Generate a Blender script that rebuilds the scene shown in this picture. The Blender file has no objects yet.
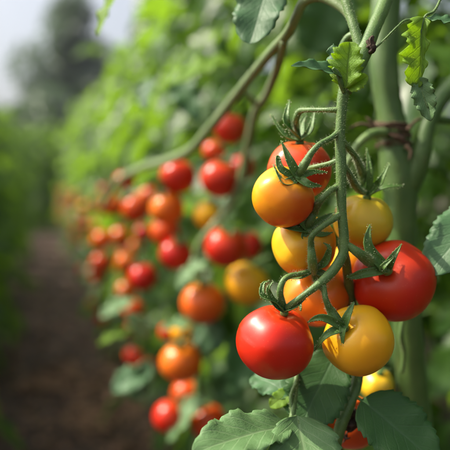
import bpy, math, random
from mathutils import Vector as V, Matrix, Quaternion, noise
rnd = random.Random(7)
R = math.radians
scn = bpy.context.scene
C = scn.collection

# ------------------------------------------------------------------ camera
H = 0.80
FPX = 625.0
yaw, pitch = R(16.06), R(-3.4)
fwd = V((math.sin(yaw)*math.cos(pitch), math.cos(yaw)*math.cos(pitch), math.sin(pitch)))
right = V((math.cos(yaw), -math.sin(yaw), 0))
up = right.cross(fwd)
CAM = V((0, 0, H))
cd = bpy.data.cameras.new('camera'); cam = bpy.data.objects.new('camera', cd); C.objects.link(cam)
cam.matrix_world = Matrix((( right.x, up.x, -fwd.x, 0), (right.y, up.y, -fwd.y, 0), (right.z, up.z, -fwd.z, H), (0, 0, 0, 1)))
cd.sensor_width = 36; cd.lens = 50; cd.clip_start = 0.02; cd.clip_end = 1000
cd.dof.use_dof = True; cd.dof.focus_distance = 0.422; cd.dof.aperture_fstop = 3.7
scn.camera = cam

def P(px, py, d):
    """measured place in the scene: angle off the axis and distance d"""
    return CAM + fwd*d + right*((px-225)/FPX*d) + up*((225-py)/FPX*d)

# ------------------------------------------------------------------ light
L = V((-0.56, 0.23, 0.72)).normalized()
elev = math.asin(L.z); az = math.atan2(L.x, L.y)
w = bpy.data.worlds.new('World'); scn.world = w; w.use_nodes = True
nt = w.node_tree; bg = nt.nodes['Background']
sky = nt.nodes.new('ShaderNodeTexSky'); sky.sky_type = 'NISHITA'; sky.sun_disc = False
sky.sun_elevation = elev; sky.sun_rotation = az; sky.dust_density = 7.0; sky.air_density = 1.0; sky.ozone_density = 1.0
hs_ = nt.nodes.new('ShaderNodeHueSaturation'); hs_.inputs['Saturation'].default_value = .55   # desaturated so the sky light turns whiter
nt.links.new(sky.outputs[0], hs_.inputs['Color']); nt.links.new(hs_.outputs[0], bg.inputs[0]); bg.inputs[1].default_value = 0.15
sd = bpy.data.lights.new('sun', 'SUN'); sd.energy = 4.0; sd.angle = R(0.6); sd.color = (1, .90, .74)
so = bpy.data.objects.new('sun', sd); C.objects.link(so)
so.rotation_mode = 'QUATERNION'; so.rotation_quaternion = L.to_track_quat('Z', 'Y')
scn.view_settings.view_transform = 'Standard'; scn.view_settings.look = 'None'
scn.view_settings.exposure = 0.66; scn.view_settings.gamma = 1

cy = scn.cycles
cy.use_denoising = True
try: cy.denoiser = 'OPENIMAGEDENOISE'
except Exception: pass
cy.max_bounces = 8; cy.diffuse_bounces = 3; cy.glossy_bounces = 3; cy.transmission_bounces = 5; cy.volume_bounces = 0
cy.transparent_max_bounces = 8; cy.caustics_reflective = False; cy.caustics_refractive = False
cy.sample_clamp_indirect = 6; cy.use_adaptive_sampling = True; cy.adaptive_threshold = .02

# ------------------------------------------------------------------ materials
def newmat(name):
    m = bpy.data.materials.new(name); m.use_nodes = True
    n = m.node_tree.nodes; l = m.node_tree.links
    return m, n, l, n['Principled BSDF'], n['Material Output']
def ramp(n, pts):
    r = n.new('ShaderNodeValToRGB'); e = r.color_ramp.elements
    while len(e) < len(pts): e.new(0.5)
    for k, (p, c) in enumerate(pts):
        e[k].position = p; e[k].color = (*c, 1)
    return r
def mth(n, l, op, a, b=None, c=None, clamp=False):
    m = n.new('ShaderNodeMath'); m.operation = op; m.use_clamp = clamp
    for i, x in enumerate((a, b, c)):
        if x is None: continue
        if isinstance(x, (int, float)): m.inputs[i].default_value = x
        else: l.new(x, m.inputs[i])
    return m.outputs[0]
def mixc(n, l, f, a, b):
    m = n.new('ShaderNodeMix'); m.data_type = 'RGBA'
    for i, x in ((0, f), (6, a), (7, b)):
        if isinstance(x, tuple): m.inputs[i].default_value = (*x, 1)
        elif isinstance(x, (int, float)): m.inputs[i].default_value = x
        else: l.new(x, m.inputs[i])
    return m.outputs[2]
def noise_n(n, l, vec, scale, detail=4, rough=.5):
    t = n.new('ShaderNodeTexNoise'); t.inputs['Scale'].default_value = scale
    t.inputs['Detail'].default_value = detail; t.inputs['Roughness'].default_value = rough
    if vec is not None: l.new(vec, t.inputs['Vector'])
    return t.outputs['Fac']

def leaf_mat(name, ca, cb, trans, tw=.42, rough=.42, veins=7.0, vein_col=(.16, .24, .10), bump=.35, spec=.5):
    m, n, l, p, out = newmat(name)
    g = n.new('ShaderNodeNewGeometry'); uv = n.new('ShaderNodeUVMap'); tc = n.new('ShaderNodeTexCoord')
    s = n.new('ShaderNodeSeparateXYZ'); l.new(uv.outputs[0], s.inputs[0])
    u, v = s.outputs[0], s.outputs[1]
    av = mth(n, l, 'ABSOLUTE', mth(n, l, 'SUBTRACT', v, .5))           # 0..0.5
    mid = mth(n, l, 'SUBTRACT', 1.0, mth(n, l, 'MULTIPLY', av, 24.0), clamp=True)
    wob = mth(n, l, 'MULTIPLY', noise_n(n, l, uv.outputs[0], 5, 2), .35)
    q = mth(n, l, 'FRACT', mth(n, l, 'ADD', mth(n, l, 'SUBTRACT', mth(n, l, 'MULTIPLY', u, veins), mth(n, l, 'MULTIPLY', av, 4.2)), wob))
    lat = mth(n, l, 'SUBTRACT', 1.0, mth(n, l, 'MULTIPLY', mth(n, l, 'MINIMUM', q, mth(n, l, 'SUBTRACT', 1.0, q)), 10.0), clamp=True)
    lat = mth(n, l, 'MULTIPLY', lat, .75)
    vo = n.new('ShaderNodeTexVoronoi'); vo.feature = 'DISTANCE_TO_EDGE'; vo.inputs['Scale'].default_value = 26
    l.new(uv.outputs[0], vo.inputs['Vector'])
    ter = mth(n, l, 'MULTIPLY', mth(n, l, 'SUBTRACT', 1.0, mth(n, l, 'MULTIPLY', vo.outputs['Distance'], 7.0), clamp=True), .25)
    vm = mth(n, l, 'MAXIMUM', mth(n, l, 'MAXIMUM', mid, lat), ter)
    nz = noise_n(n, l, tc.outputs['Object'], 55, 4)
    rr = mth(n, l, 'ADD', mth(n, l, 'MULTIPLY', g.outputs['Random Per Island'], .75), mth(n, l, 'MULTIPLY', nz, .35), clamp=True)
    base = mixc(n, l, rr, ca, cb)
    fine = noise_n(n, l, tc.outputs['Object'], 700, 2)
    base2 = mixc(n, l, mth(n, l, 'MULTIPLY', vm, .6), base, vein_col)
    base3 = mixc(n, l, mth(n, l, 'MULTIPLY', fine, .25), base2, (ca[0]*2.4, ca[1]*2.0, ca[2]*2.2))
    l.new(base3, p.inputs['Base Color'])
    p.inputs['Roughness'].default_value = rough
    p.inputs['Specular IOR Level'].default_value = spec
    bm = n.new('ShaderNodeBump'); bm.inputs['Strength'].default_value = bump; bm.inputs['Distance'].default_value = .0012
    hgt = mth(n, l, 'SUBTRACT', mth(n, l, 'MULTIPLY', fine, .35), vm)
    l.new(hgt, bm.inputs['Height']); l.new(bm.outputs[0], p.inputs['Normal'])
    tr = n.new('ShaderNodeBsdfTranslucent')
    tcol = mixc(n, l, mth(n, l, 'MULTIPLY', vm, .55), trans, (trans[0]*.45, trans[1]*.5, trans[2]*.5))
    l.new(tcol, tr.inputs[0]); l.new(bm.outputs[0], tr.inputs[1])
    mx = n.new('ShaderNodeMixShader'); mx.inputs[0].default_value = tw
    l.new(p.outputs[0], mx.inputs[1]); l.new(tr.outputs[0], mx.inputs[2]); l.new(mx.outputs[0], out.inputs[0])
    return m

M = {}
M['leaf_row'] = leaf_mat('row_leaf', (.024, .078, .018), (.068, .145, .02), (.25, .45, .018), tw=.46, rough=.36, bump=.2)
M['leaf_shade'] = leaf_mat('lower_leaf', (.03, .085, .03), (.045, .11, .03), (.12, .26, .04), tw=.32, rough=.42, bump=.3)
M['leaf_front'] = leaf_mat('front_leaf', (.085, .19, .065), (.12, .23, .085), (.24, .45, .04), tw=.27, rough=.52, bump=.25, spec=.4, vein_col=(.28, .38, .2))
M['leaf_dark'] = leaf_mat('dark_leaf', (.034, .105, .026), (.045, .125, .03), (.16, .36, .03), tw=.30, rough=.52, bump=.25, spec=.35, vein_col=(.08, .16, .07))
M['leaf_blue'] = leaf_mat('blue_green_leaf', (.055, .145, .060), (.075, .175, .065), (.16, .34, .04), tw=.30, rough=.48, bump=.25, spec=.4, vein_col=(.12, .22, .11))
M['leaf_young'] = leaf_mat('young_leaf', (.17, .33, .04), (.22, .38, .05), (.60, .80, .06), tw=.6, rough=.5, bump=.5, vein_col=(.22, .33, .10))

def stem_mat(name, ca, cb, rough=.5, sc=90):
    m, n, l, p, out = newmat(name)
    tc = n.new('ShaderNodeTexCoord')
    nz = noise_n(n, l, tc.outputs['Object'], sc, 5, .6)
    r = ramp(n, [(.3, ca), (.7, cb)]); l.new(nz, r.inputs[0])
    sc1 = noise_n(n, l, tc.outputs['Object'], sc*1.7, 6, .7); fb = mth(n, l, 'MULTIPLY', mth(n, l, 'SUBTRACT', sc1, .62, clamp=True), 9, clamp=True)
    l.new(mixc(n, l, mth(n, l, 'MULTIPLY', fb, .65), r.outputs[0], (.13, .085, .04)), p.inputs['Base Color'])
    p.inputs['Roughness'].default_value = rough
    p.inputs['Subsurface Weight'].default_value = .12; p.inputs['Subsurface Radius'].default_value = (.5, 1, .2); p.inputs['Subsurface Scale'].default_value = .002
    p.inputs['Sheen Weight'].default_value = .1; p.inputs['Sheen Roughness'].default_value = .4
    n2 = noise_n(n, l, tc.outputs['Object'], 900, 3)
    bm = n.new('ShaderNodeBump'); bm.inputs['Strength'].default_value = .5; bm.inputs['Distance'].default_value = .0006
    l.new(n2, bm.inputs['Height']); l.new(bm.outputs[0], p.inputs['Normal'])
    return m
M['stem'] = stem_mat('hairy_green_stem', (.060, .135, .030), (.115, .205, .045))
M['trunk'] = stem_mat('smooth_green_stem', (.045, .110, .018), (.08, .150, .030), sc=35)
M['stem_far'] = stem_mat('vine_stem', (.09, .18, .04), (.14, .23, .06), sc=40)
M['vine'] = stem_mat('pale_vine', (.13, .21, .07), (.20, .27, .11), sc=40)
M['sepal'] = stem_mat('sepal_green', (.060, .145, .025), (.11, .21, .04), rough=.5, sc=160)
m, n, l, p, out = newmat('stem_hair')
p.inputs['Base Color'].default_value = (.55, .62, .42, 1); p.inputs['Roughness'].default_value = .5
tr = n.new('ShaderNodeBsdfTranslucent'); tr.inputs[0].default_value = (.7, .75, .5, 1)
mx = n.new('ShaderNodeMixShader'); mx.inputs[0].default_value = .5
l.new(p.outputs[0], mx.inputs[1]); l.new(tr.outputs[0], mx.inputs[2]); l.new(mx.outputs[0], out.inputs[0])
M['hair'] = m

def brown_mat(name, a, b, sc):
    m, n, l, p, out = newmat(name)
    tc = n.new('ShaderNodeTexCoord'); nz = noise_n(n, l, tc.outputs['Object'], sc, 6, .65)
    r = ramp(n, [(.3, a), (.7, b)]); l.new(nz, r.inputs[0]); l.new(r.outputs[0], p.inputs['Base Color'])
    p.inputs['Roughness'].default_value = .85
    bm = n.new('ShaderNodeBump'); bm.inputs['Strength'].default_value = .8; bm.inputs['Distance'].default_value = .003
    l.new(nz, bm.inputs['Height']); l.new(bm.outputs[0], p.inputs['Normal'])
    return m
M['dry'] = brown_mat('withered_brown', (.03, .018, .012), (.12, .075, .045), 260)
M['twine'] = brown_mat('twine_fibre', (.05, .03, .018), (.17, .105, .06), 300)
M['bark'] = brown_mat('bark', (.05, .04, .03), (.14, .11, .08), 4)
M['soil'] = brown_mat('soil', (.026, .014, .009), (.070, .038, .024), 14)
M['sun_flakes'] = brown_mat('painted_sun_patch', (.16, .085, .05), (.36, .21, .12), 30)  # pale tan that stands in for sunlight on the path
M['clod'] = brown_mat('soil_clod', (.07, .038, .022), (.19, .105, .06), 40)

m, n, l, p, out = newmat('tree_leaf')
g = n.new('ShaderNodeNewGeometry')
r = ramp(n, [(0, (.018, .050, .036)), (1, (.036, .085, .050))]); l.new(g.outputs['Random Per Island'], r.inputs[0]); l.new(r.outputs[0], p.inputs['Base Color'])
p.inputs['Roughness'].default_value = .45
tr = n.new('ShaderNodeBsdfTranslucent'); tr.inputs[0].default_value = (.12, .22, .05, 1)
mx = n.new('ShaderNodeMixShader'); mx.inputs[0].default_value = .3
l.new(p.outputs[0], mx.inputs[1]); l.new(tr.outputs[0], mx.inputs[2]); l.new(mx.outputs[0], out.inputs[0])
M['tree_leaf'] = m

def tomato_mat(name, ca, cb, gdir=(.6, .3, -.7), shift=.5, rough=.28, spread=1.0, axis=(0, 0, 1)):
    """ca -> cb: skin ripeness plus some painted light and shade along a direction, broken by noise"""
    m, n, l, p, out = newmat(name)
    tc = n.new('ShaderNodeTexCoord'); g = n.new('ShaderNodeNewGeometry')
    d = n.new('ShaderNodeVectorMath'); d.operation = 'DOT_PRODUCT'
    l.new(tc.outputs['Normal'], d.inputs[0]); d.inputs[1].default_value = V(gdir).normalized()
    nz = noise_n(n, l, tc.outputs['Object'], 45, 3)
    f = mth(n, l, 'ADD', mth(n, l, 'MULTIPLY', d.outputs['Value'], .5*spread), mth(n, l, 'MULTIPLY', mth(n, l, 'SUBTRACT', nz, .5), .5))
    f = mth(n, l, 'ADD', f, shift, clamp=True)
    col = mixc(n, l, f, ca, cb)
    da = n.new('ShaderNodeVectorMath'); da.operation = 'DOT_PRODUCT'; l.new(tc.outputs['Normal'], da.inputs[0]); da.inputs[1].default_value = V(axis)
    sh_ = mth(n, l, 'MULTIPLY', mth(n, l, 'SUBTRACT', mth(n, l, 'ADD', da.outputs['Value'], mth(n, l, 'MULTIPLY', nz, .35)), .88), 2.2, clamp=True)
    col = mixc(n, l, mth(n, l, 'MULTIPLY', sh_, .45), col, (ca[0]*.95, min(ca[1]*1.6+.05, .45), ca[2]+.01))
    sc_ = noise_n(n, l, tc.outputs['Object'], 190, 5, .7)
    col = mixc(n, l, mth(n, l, 'MULTIPLY', mth(n, l, 'SUBTRACT', sc_, .66, clamp=True), 3.5, clamp=True), col, (.38, .20, .07))
    # pale pin-prick lenticels of ripe skin
    vo = n.new('ShaderNodeTexVoronoi'); vo.inputs['Scale'].default_value = 420; l.new(tc.outputs['Object'], vo.inputs['Vector'])
    sp = mth(n, l, 'MULTIPLY', mth(n, l, 'LESS_THAN', vo.outputs['Distance'], .11), .12)
    col = mixc(n, l, sp, col, (.85, .55, .25))
    l.new(col, p.inputs['Base Color'])
    rn = noise_n(n, l, tc.outputs['Object'], 120, 3)
    l.new(mth(n, l, 'ADD', mth(n, l, 'MULTIPLY', rn, .12), rough-.04), p.inputs['Roughness'])
    p.inputs['Subsurface Weight'].default_value = .35; p.inputs['Subsurface Radius'].default_value = (1, .35, .12); p.inputs['Subsurface Scale'].default_value = .006
    p.inputs['Coat Weight'].default_value = .06; p.inputs['Coat Roughness'].default_value = .4; p.inputs['Specular IOR Level'].default_value = .38
    bm = n.new('ShaderNodeBump'); bm.inputs['Strength'].default_value = .12; bm.inputs['Distance'].default_value = .001
    l.new(noise_n(n, l, tc.outputs['Object'], 70, 3), bm.inputs['Height']); l.new(bm.outputs[0], p.inputs['Normal'])
    return m
RED, DRED, ORED = (.56, .014, .003), (.42, .008, .003), (.64, .06, .006)
ORG, YOR, YEL, MUS = (.74, .16, .004), (.82, .36, .008), (.78, .46, .014), (.58, .42, .025)

# ------------------------------------------------------------------ mesh helpers
class MB:
    def __init__(s): s.v = []; s.f = []; s.uv = []; s.mi = []
    def add(s, vs, fs, uvs=None, mi=0):
        o = len(s.v); s.v += [V(a) for a in vs]
        for k, f in enumerate(fs):
            s.f.append([o+i for i in f]); s.mi.append(mi)
            s.uv.append([uvs[i] for i in f] if uvs else [(0, .25)]*len(f))
    def mesh(s, name, mats, origin=V((0, 0, 0)), smooth=True):
        me = bpy.data.meshes.new(name)
        me.from_pydata([tuple(a-origin) for a in s.v], [], s.f)
        ul = me.uv_layers.new(name='UVMap')
        flat = []
        for fu in s.uv:
            for q in fu: flat += [q[0], q[1]]
        ul.data.foreach_set('uv', flat)
        if not isinstance(mats, (list, tuple)): mats = [mats]
        for m in mats: me.materials.append(m)
        me.polygons.foreach_set('material_index', s.mi)
        me.polygons.foreach_set('use_smooth', [smooth]*len(s.f))
        me.update(); return me
    def build(s, name, mats, parent=None, smooth=True, origin=None):
        """parent must be an unrotated empty / child placed by build()"""
        po = WPOS.get(parent.name, V((0, 0, 0))) if parent else V((0, 0, 0))
        if origin is None: origin = po
        me = s.mesh(name, mats, origin, smooth)
        o = bpy.data.objects.new(name, me); C.objects.link(o)
        o.parent = parent; o.location = origin-po; WPOS[o.name] = V(origin)
        return o
WPOS = {}
def thing(name, label, cat, loc, group=None):
    o = bpy.data.objects.new(name, None); C.objects.link(o); o.location = loc; o.empty_display_size = .02
    WPOS[o.name] = V(loc); o['label'] = label; o['category'] = cat
    if group: o['group'] = group
    return o
def tag(o, label, cat, group=None):
    o['label'] = label; o['category'] = cat
    if group: o['group'] = group

def catmull(pts, sub=6):
    out = []
    n = len(pts)
    for i in range(n-1):
        p0 = pts[max(i-1, 0)]; p1 = pts[i]; p2 = pts[i+1]; p3 = pts[min(i+2, n-1)]
        for k in range(sub):
            t = k/sub; r = []
            for j in range(4):
                a, b, c, d = p0[j], p1[j], p2[j], p3[j]
                r.append(.5*((2*b)+(-a+c)*t+(2*a-5*b+4*c-d)*t*t+(-a+3*b-3*c+d)*t*t*t))
            out.append(r)
    out.append(list(pts[-1])); return out
def tube(mb, pts, sub=6, ns=12, mi=0, wob=.06, rib=0.0, seed=0, cap=True):
    """pts: (Vector, radius)"""
    q = catmull([(p.x, p.y, p.z, r) for p, r in pts], sub)
    ps = [V(a[:3]) for a in q]; rs = [max(a[3], 1e-5) for a in q]
    t0 = (ps[1]-ps[0]).normalized(); nrm = t0.orthogonal().normalized()
    vs = []; fs = []
    for i, p in enumerate(ps):
        t = (ps[min(i+1, len(ps)-1)]-ps[max(i-1, 0)]).normalized()
        nrm = (nrm-t*nrm.dot(t)).normalized(); b = t.cross(nrm)
        for k in range(ns):
            a = 2*math.pi*k/ns
            rr = rs[i]*(1+wob*noise.noise(p*260+V((k*.9, seed, 0)))+rib*math.cos(5*a))
            vs.append(p+(nrm*math.cos(a)+b*math.sin(a))*rr)
    for i in range(len(ps)-1):
        for k in range(ns):
            fs.append((i*ns+k, i*ns+(k+1) % ns, (i+1)*ns+(k+1) % ns, (i+1)*ns+k))
    if cap:
        fs.append(tuple(range(ns-1, -1, -1))); fs.append(tuple(range((len(ps)-1)*ns, len(ps)*ns)))
    mb.add(vs, fs, None, mi)
    return ps, rs
def hairs(mb, ps, rs, per_m=5000, ln=.0016, mi=1, seed=1, wd=.00006):
    rr = random.Random(seed)
    for i in range(len(ps)-1):
        seg = ps[i+1]-ps[i]; n_ = per_m*seg.length; n_ = int(n_)+(rr.random() < n_-int(n_))
        t = seg.normalized() if seg.length else V((0, 0, 1)); o = t.orthogonal().normalized(); b = t.cross(o)
        for _ in range(n_):
            a = rr.random()*6.283; d = o*math.cos(a)+b*math.sin(a); q = ps[i]+seg*rr.random()+d*rs[i]*.97
            d2 = (d+V((rr.gauss(0, .25), rr.gauss(0, .25), rr.gauss(0, .25)))).normalized()
            le = ln*rr.uniform(.4, 1.25); s_ = d2.cross(V((rr.gauss(0, 1), rr.gauss(0, 1), rr.gauss(0, 1)))).normalized()*wd
            mid = q+d2*le*.55+t*rr.gauss(0, .12)*le
            mb.add([q-s_, q+s_, mid+s_*.7, mid-s_*.7, q+d2*le+t*rr.gauss(0, .25)*le], [(0, 1, 2, 3), (3, 2, 4)], None, mi)
def pxt(lst): return [(P(x, y, d), r*d/FPX) for x, y, d, r in lst]

# ------------------------------------------------------------------ leaves
def wprof(u, a=.62, b=.85):
    um = a/(a+b); return (max(u, 0)**a*max(1-u, 0)**b)/(um**a*(1-um)**b)
def leaf_geo(mb, B, T, nrm, width, nu=56, nv=10, teeth=13, serr=.13, fold=.25, droop=.35, ruffle=.05, quilt=.02, seed=0,
             mi=0, a=.62, b=.85, vl=1.0, vr=1.0, twist=0.0, lobes=0.0):
    ax = (T-B); Ln = ax.length; ax.normalize()
    nz = (nrm-ax*nrm.dot(ax)).normalized(); sy = nz.cross(ax)
    vs = []; uvs = []; fs = []
    for i in range(nu+1):
        u = i/nu
        h = width*.5*wprof(u, a, b)
        sw = (u*teeth) % 1.0
        ed = 1+serr*((sw if sw < .75 else 3*(1-sw))-.4)*(1.2 if u < .9 else .4)*(1+.5*noise.noise(V((u*9, seed, 3))))
        if lobes: ed *= 1+lobes*math.sin(u*18.8+seed)
        zc = -droop*Ln*(u-.0)*(u)*.5+droop*Ln*.5*u    # arch with both ends on the chord
        tw = twist*u
        for j in range(nv+1):
            v = -1+2*j/nv; av = abs(v)
            hh = h*(vr if v > 0 else vl)*(1+(ed-1)*av**3)
            y = v*hh; x = u*Ln+serr*.25*width*av**3*sw*wprof(u)*.3+av*hh*.12
            q = u*7-av*2.1
            z = zc+fold*abs(y)*1.0+quilt*Ln*abs(math.sin(math.pi*q))*av*(1-.4*av)*1.6*wprof(u)**.5
            z += ruffle*Ln*(av**2)*math.sin(u*21+seed*1.7+(1.5 if v > 0 else 0))*wprof(u)**.5+ruffle*Ln*.8*noise.noise(V((u*3, v*1.3, seed*2.3)))*wprof(u)**.3
            y2 = y*math.cos(tw)-z*math.sin(tw)*0; z2 = z+y*math.sin(tw)
            vs.append(B+ax*x+sy*y2+nz*z2); uvs.append((u, v*.5+.5))
    for i in range(nu):
        for j in range(nv):
            k = i*(nv+1)+j; fs.append((k, k+nv+1, k+nv+2, k+1))
    mb.add(vs, fs, uvs, mi)
def thicken(o, t=.0004):
    s = o.modifiers.new('thickness', 'SOLIDIFY'); s.thickness = t; s.offset = 0

# low leaflet for row foliage
US = [0, .06, .17, .20, .32, .36, .48, .52, .64, .68, .80, .84, 1.0]
UW = [0, .42, .86, .74, 1.02, .86, 1.0, .78, .82, .60, .55, .38, 0]
def leaflet(mb, B, ax, nrm, Ln, wd, dr, rg, mi=0):
    nz = (nrm-ax*nrm.dot(ax)).normalized(); sy = nz.cross(ax); vs = []; uvs = []; fs = []
    ph = rg.random()*6; fo = rg.uniform(.1, .5)
    for i, u in enumerate(US):
        a = dr*u; c = B+ax*(Ln*u*math.cos(a*.5))-nz*(Ln*u*math.sin(a*.5))
        h = wd*.5*UW[i]
        for v in (-1, -.5, 0, .5, 1):
            z = fo*h*abs(v)+.035*Ln*math.sin(u*14+ph+v*2)*abs(v)
            vs.append(c+sy*h*v+nz*z-ax*(0.02*Ln if (i % 2) and abs(v) > .9 else 0)); uvs.append((u, v*.5+.5))
    for i in range(len(US)-1):
        for j in range(4):
            k = i*5+j; fs.append((k, k+5, k+6, k+1))
    mb.add(vs, fs, uvs, mi)
def compound(mb, B, dirv, Ln, rg, size=1.0, droop=.9, stem_mi=1):
    """arching rachis with pairs of leaflets and one at the tip"""
    d = dirv.normalized(); pts = [B]; cur = B.copy(); steps = 7
    side = d.cross(V((0, 0, 1))); side = side.normalized() if side.length > .05 else V((1, 0, 0))
    for k in range(steps):
        cur = cur+d*(Ln/steps); pts.append(cur.copy())
        d = (d+V((0, 0, -droop/steps))+side*rg.gauss(0, .05)).normalized()
    tube(mb, [(p, .0024*(1-.75*i/steps)*size**.5+.0004) for i, p in enumerate(pts)], sub=1, ns=5, mi=stem_mi, wob=0, cap=False)
    def frame(i):
        t = (pts[min(i+1, steps)]-pts[i-1]).normalized(); s_ = t.cross(V((0, 0, 1)))
        s_ = s_.normalized() if s_.length > .05 else V((1, 0, 0)); return t, s_, s_.cross(t)
    for i in (2, 4, 5, 6):
        t, s_, nn = frame(i)
        for sg in (-1, 1):
            if rg.random() < .08: continue
            ll = size*rg.uniform(.055, .082)*(0.75 if i == 2 else 1.0)*(.8 if i == 6 else 1)
            ax = (s_*sg*1.0+t*rg.uniform(.3, .8)+V((0, 0, rg.uniform(-.55, .1)))).normalized()
            n2 = (nn+V((rg.gauss(0, .35), rg.gauss(0, .35), rg.gauss(0, .25)))).normalized()
            leaflet(mb, pts[i]+ax*.006, ax, n2, ll, ll*rg.uniform(.5, .68), rg.uniform(.1, .9), rg)
    t, s_, nn = frame(steps)
    ll = size*rg.uniform(.08, .11)
    leaflet(mb, pts[-1], (t+V((0, 0, -.25))).normalized(), (nn+V((rg.gauss(0, .3), rg.gauss(0, .3), 0))).normalized(), ll, ll*.62, rg.uniform(.2, .8), rg)

def foliage_mesh(seed, height, rad, nleaf, zlo=.12, squash=.85):
    rg = random.Random(seed); mb = MB()
    for k in range(nleaf):
        z = zlo+(height-zlo)*((k+rg.random())/nleaf); th = k*2.4+rg.gauss(0, .4)
        r_ = rad*(1-.35*max(0, (z/height-.75)/.25))
        ln = r_*rg.uniform(.55, .95)
        B = V((rg.gauss(0, .03), rg.gauss(0, .03), z))
        dv = V((math.cos(th)*1.0, math.sin(th)*1.0, rg.uniform(.1, .9)))
        compound(mb, B, dv, ln, rg, size=rg.uniform(1.0, 1.55), droop=rg.uniform(.8, 2.0))
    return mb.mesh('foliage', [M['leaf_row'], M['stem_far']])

# ------------------------------------------------------------------ ground
mb = MB()
xs = [-150, -60, -20, -6, -2.5]+[(-1.2+.03*i) for i in range(0, 81)]+[2.5, 6, 20, 60, 150]
ys = [-60, -15, -4, -1.5]+[(-.6+.03*i) for i in range(0, 150)]+[4.2+.15*i for i in range(60)]+[14, 17, 22, 30, 45, 80, 150, 260]
vs = []
for y in ys:
    for x in xs:
        z = 0
        if -1.3 < x < 1.3 and -.7 < y < 13.3:
            z = .022*noise.noise(V((x*5, y*5, 0)))+.018*noise.noise(V((x*17, y*17, 4)))+.010*noise.noise(V((x*40, y*40, 7)))
            z += .05*min(1, max(0, (abs(x-.02)-.22)/.25))
        vs.append(V((x, y, z)))
nx = len(xs)
mb.add(vs, [(j*nx+i, j*nx+i+1, (j+1)*nx+i+1, (j+1)*nx+i) for j in range(len(ys)-1) for i in range(nx-1)])
g = mb.build('ground', M['soil']); g['kind'] = 'structure'
mb = MB(); rg = random.Random(5)
for k in range(1500):
    y = .9+rg.random()**1.6*9; x = rg.uniform(-.42, .48); s_ = rg.uniform(.005, .02)*(1 if rg.random() < .93 else 2.0)
    c = V((x, y, .012+.022*noise.noise(V((x*5, y*5, 0)))+s_*.2)); vv = []
    for a, b_, c_ in ((1, 0, 0), (-1, 0, 0), (0, 1, 0), (0, -1, 0), (0, 0, 1), (0, 0, -1)):
        vv.append(c+V((a*rg.uniform(.6, 1.3), b_*rg.uniform(.6, 1.3), c_*rg.uniform(.4, .9)))*s_)
    mb.add(vv, [(0, 2, 4), (2, 1, 4), (1, 3, 4), (3, 0, 4), (2, 0, 5), (1, 2, 5), (3, 1, 5), (0, 3, 5)])
o = mb.build('soil_clods', M['clod'], smooth=False); o['kind'] = 'stuff'; o['label'] = 'loose crumbly clods of brown soil on the path'; o['category'] = 'soil'
mb = MB()  # pale flakes gathered where sun patches fall, their colour imitating the light
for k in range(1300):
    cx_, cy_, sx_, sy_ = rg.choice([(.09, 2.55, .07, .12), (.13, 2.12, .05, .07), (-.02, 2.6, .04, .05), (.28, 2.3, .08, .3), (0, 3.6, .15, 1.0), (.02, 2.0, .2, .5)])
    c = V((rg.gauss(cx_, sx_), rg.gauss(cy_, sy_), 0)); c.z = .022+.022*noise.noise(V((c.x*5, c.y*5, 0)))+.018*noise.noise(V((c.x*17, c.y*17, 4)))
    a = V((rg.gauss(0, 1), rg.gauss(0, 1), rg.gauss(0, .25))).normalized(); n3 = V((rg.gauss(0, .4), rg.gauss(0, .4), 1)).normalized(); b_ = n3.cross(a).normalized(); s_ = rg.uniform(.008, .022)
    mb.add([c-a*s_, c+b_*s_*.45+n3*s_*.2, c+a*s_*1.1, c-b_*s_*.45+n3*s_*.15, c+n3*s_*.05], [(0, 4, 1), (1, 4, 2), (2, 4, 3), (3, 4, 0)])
o = mb.build('sun_patch_flakes', M['sun_flakes']); o['kind'] = 'stuff'; o['label'] = 'dry tan leaf flakes standing in for sunlit patches on the dark path'; o['category'] = 'painted sun patches'

# ------------------------------------------------------------------ rows of plants
ORD = ['nearest', 'second', 'third', 'fourth', 'fifth', 'sixth', 'seventh', 'eighth', 'ninth', 'tenth', 'eleventh', 'twelfth', 'thirteenth', 'fourteenth',
       'fifteenth', 'sixteenth', 'seventeenth', 'eighteenth', 'nineteenth', 'twentieth', 'twenty-first', 'twenty-second', 'twenty-third', 'twenty-fourth', 'twenty-fifth']
FOL = [foliage_mesh(11, 1.52, .44, 110, .05), foliage_mesh(12, 1.45, .42, 104, .05), foliage_mesh(13, 1.58, .45, 110, .05), foliage_mesh(14, 1.40, .42, 100, .05)]
FOLL = [foliage_mesh(21, 1.26, .42, 96, .05), foliage_mesh(22, 1.30, .43, 96, .05), foliage_mesh(23, 1.20, .41, 90, .05)]
def stem_mesh(seed, h):
    rg = random.Random(seed); mb = MB(); pts = []
    for i in range(9):
        pts.append((V((rg.gauss(0, .012), rg.gauss(0, .012), -.03+(h+.03)*i/8)), .010-.006*i/8))
    tube(mb, pts, sub=3, ns=8); return mb.mesh('stem', M['stem_far'])
STM = [stem_mesh(1, 1.45), stem_mesh(2, 1.4)]; STML = [stem_mesh(3, 1.15)]
plants = {}
def row(side, spots, fols, stms, labf, group):
    for i, (x, y, sc) in enumerate(spots):
        t = thing('tomato_plant', labf(i), 'tomato plant', (x, y, 0), group)
        t.rotation_euler.z = 0; t.scale = (1, 1, sc)
        f = bpy.data.objects.new('foliage', fols[i % len(fols)]); C.objects.link(f); f.parent = t; f.rotation_euler.z = i*1.9+.6
        s_ = bpy.data.objects.new('stem', stms[i % len(stms)]); C.objects.link(s_); s_.parent = t
        plants[(side, i)] = t
rs_ = []
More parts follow.
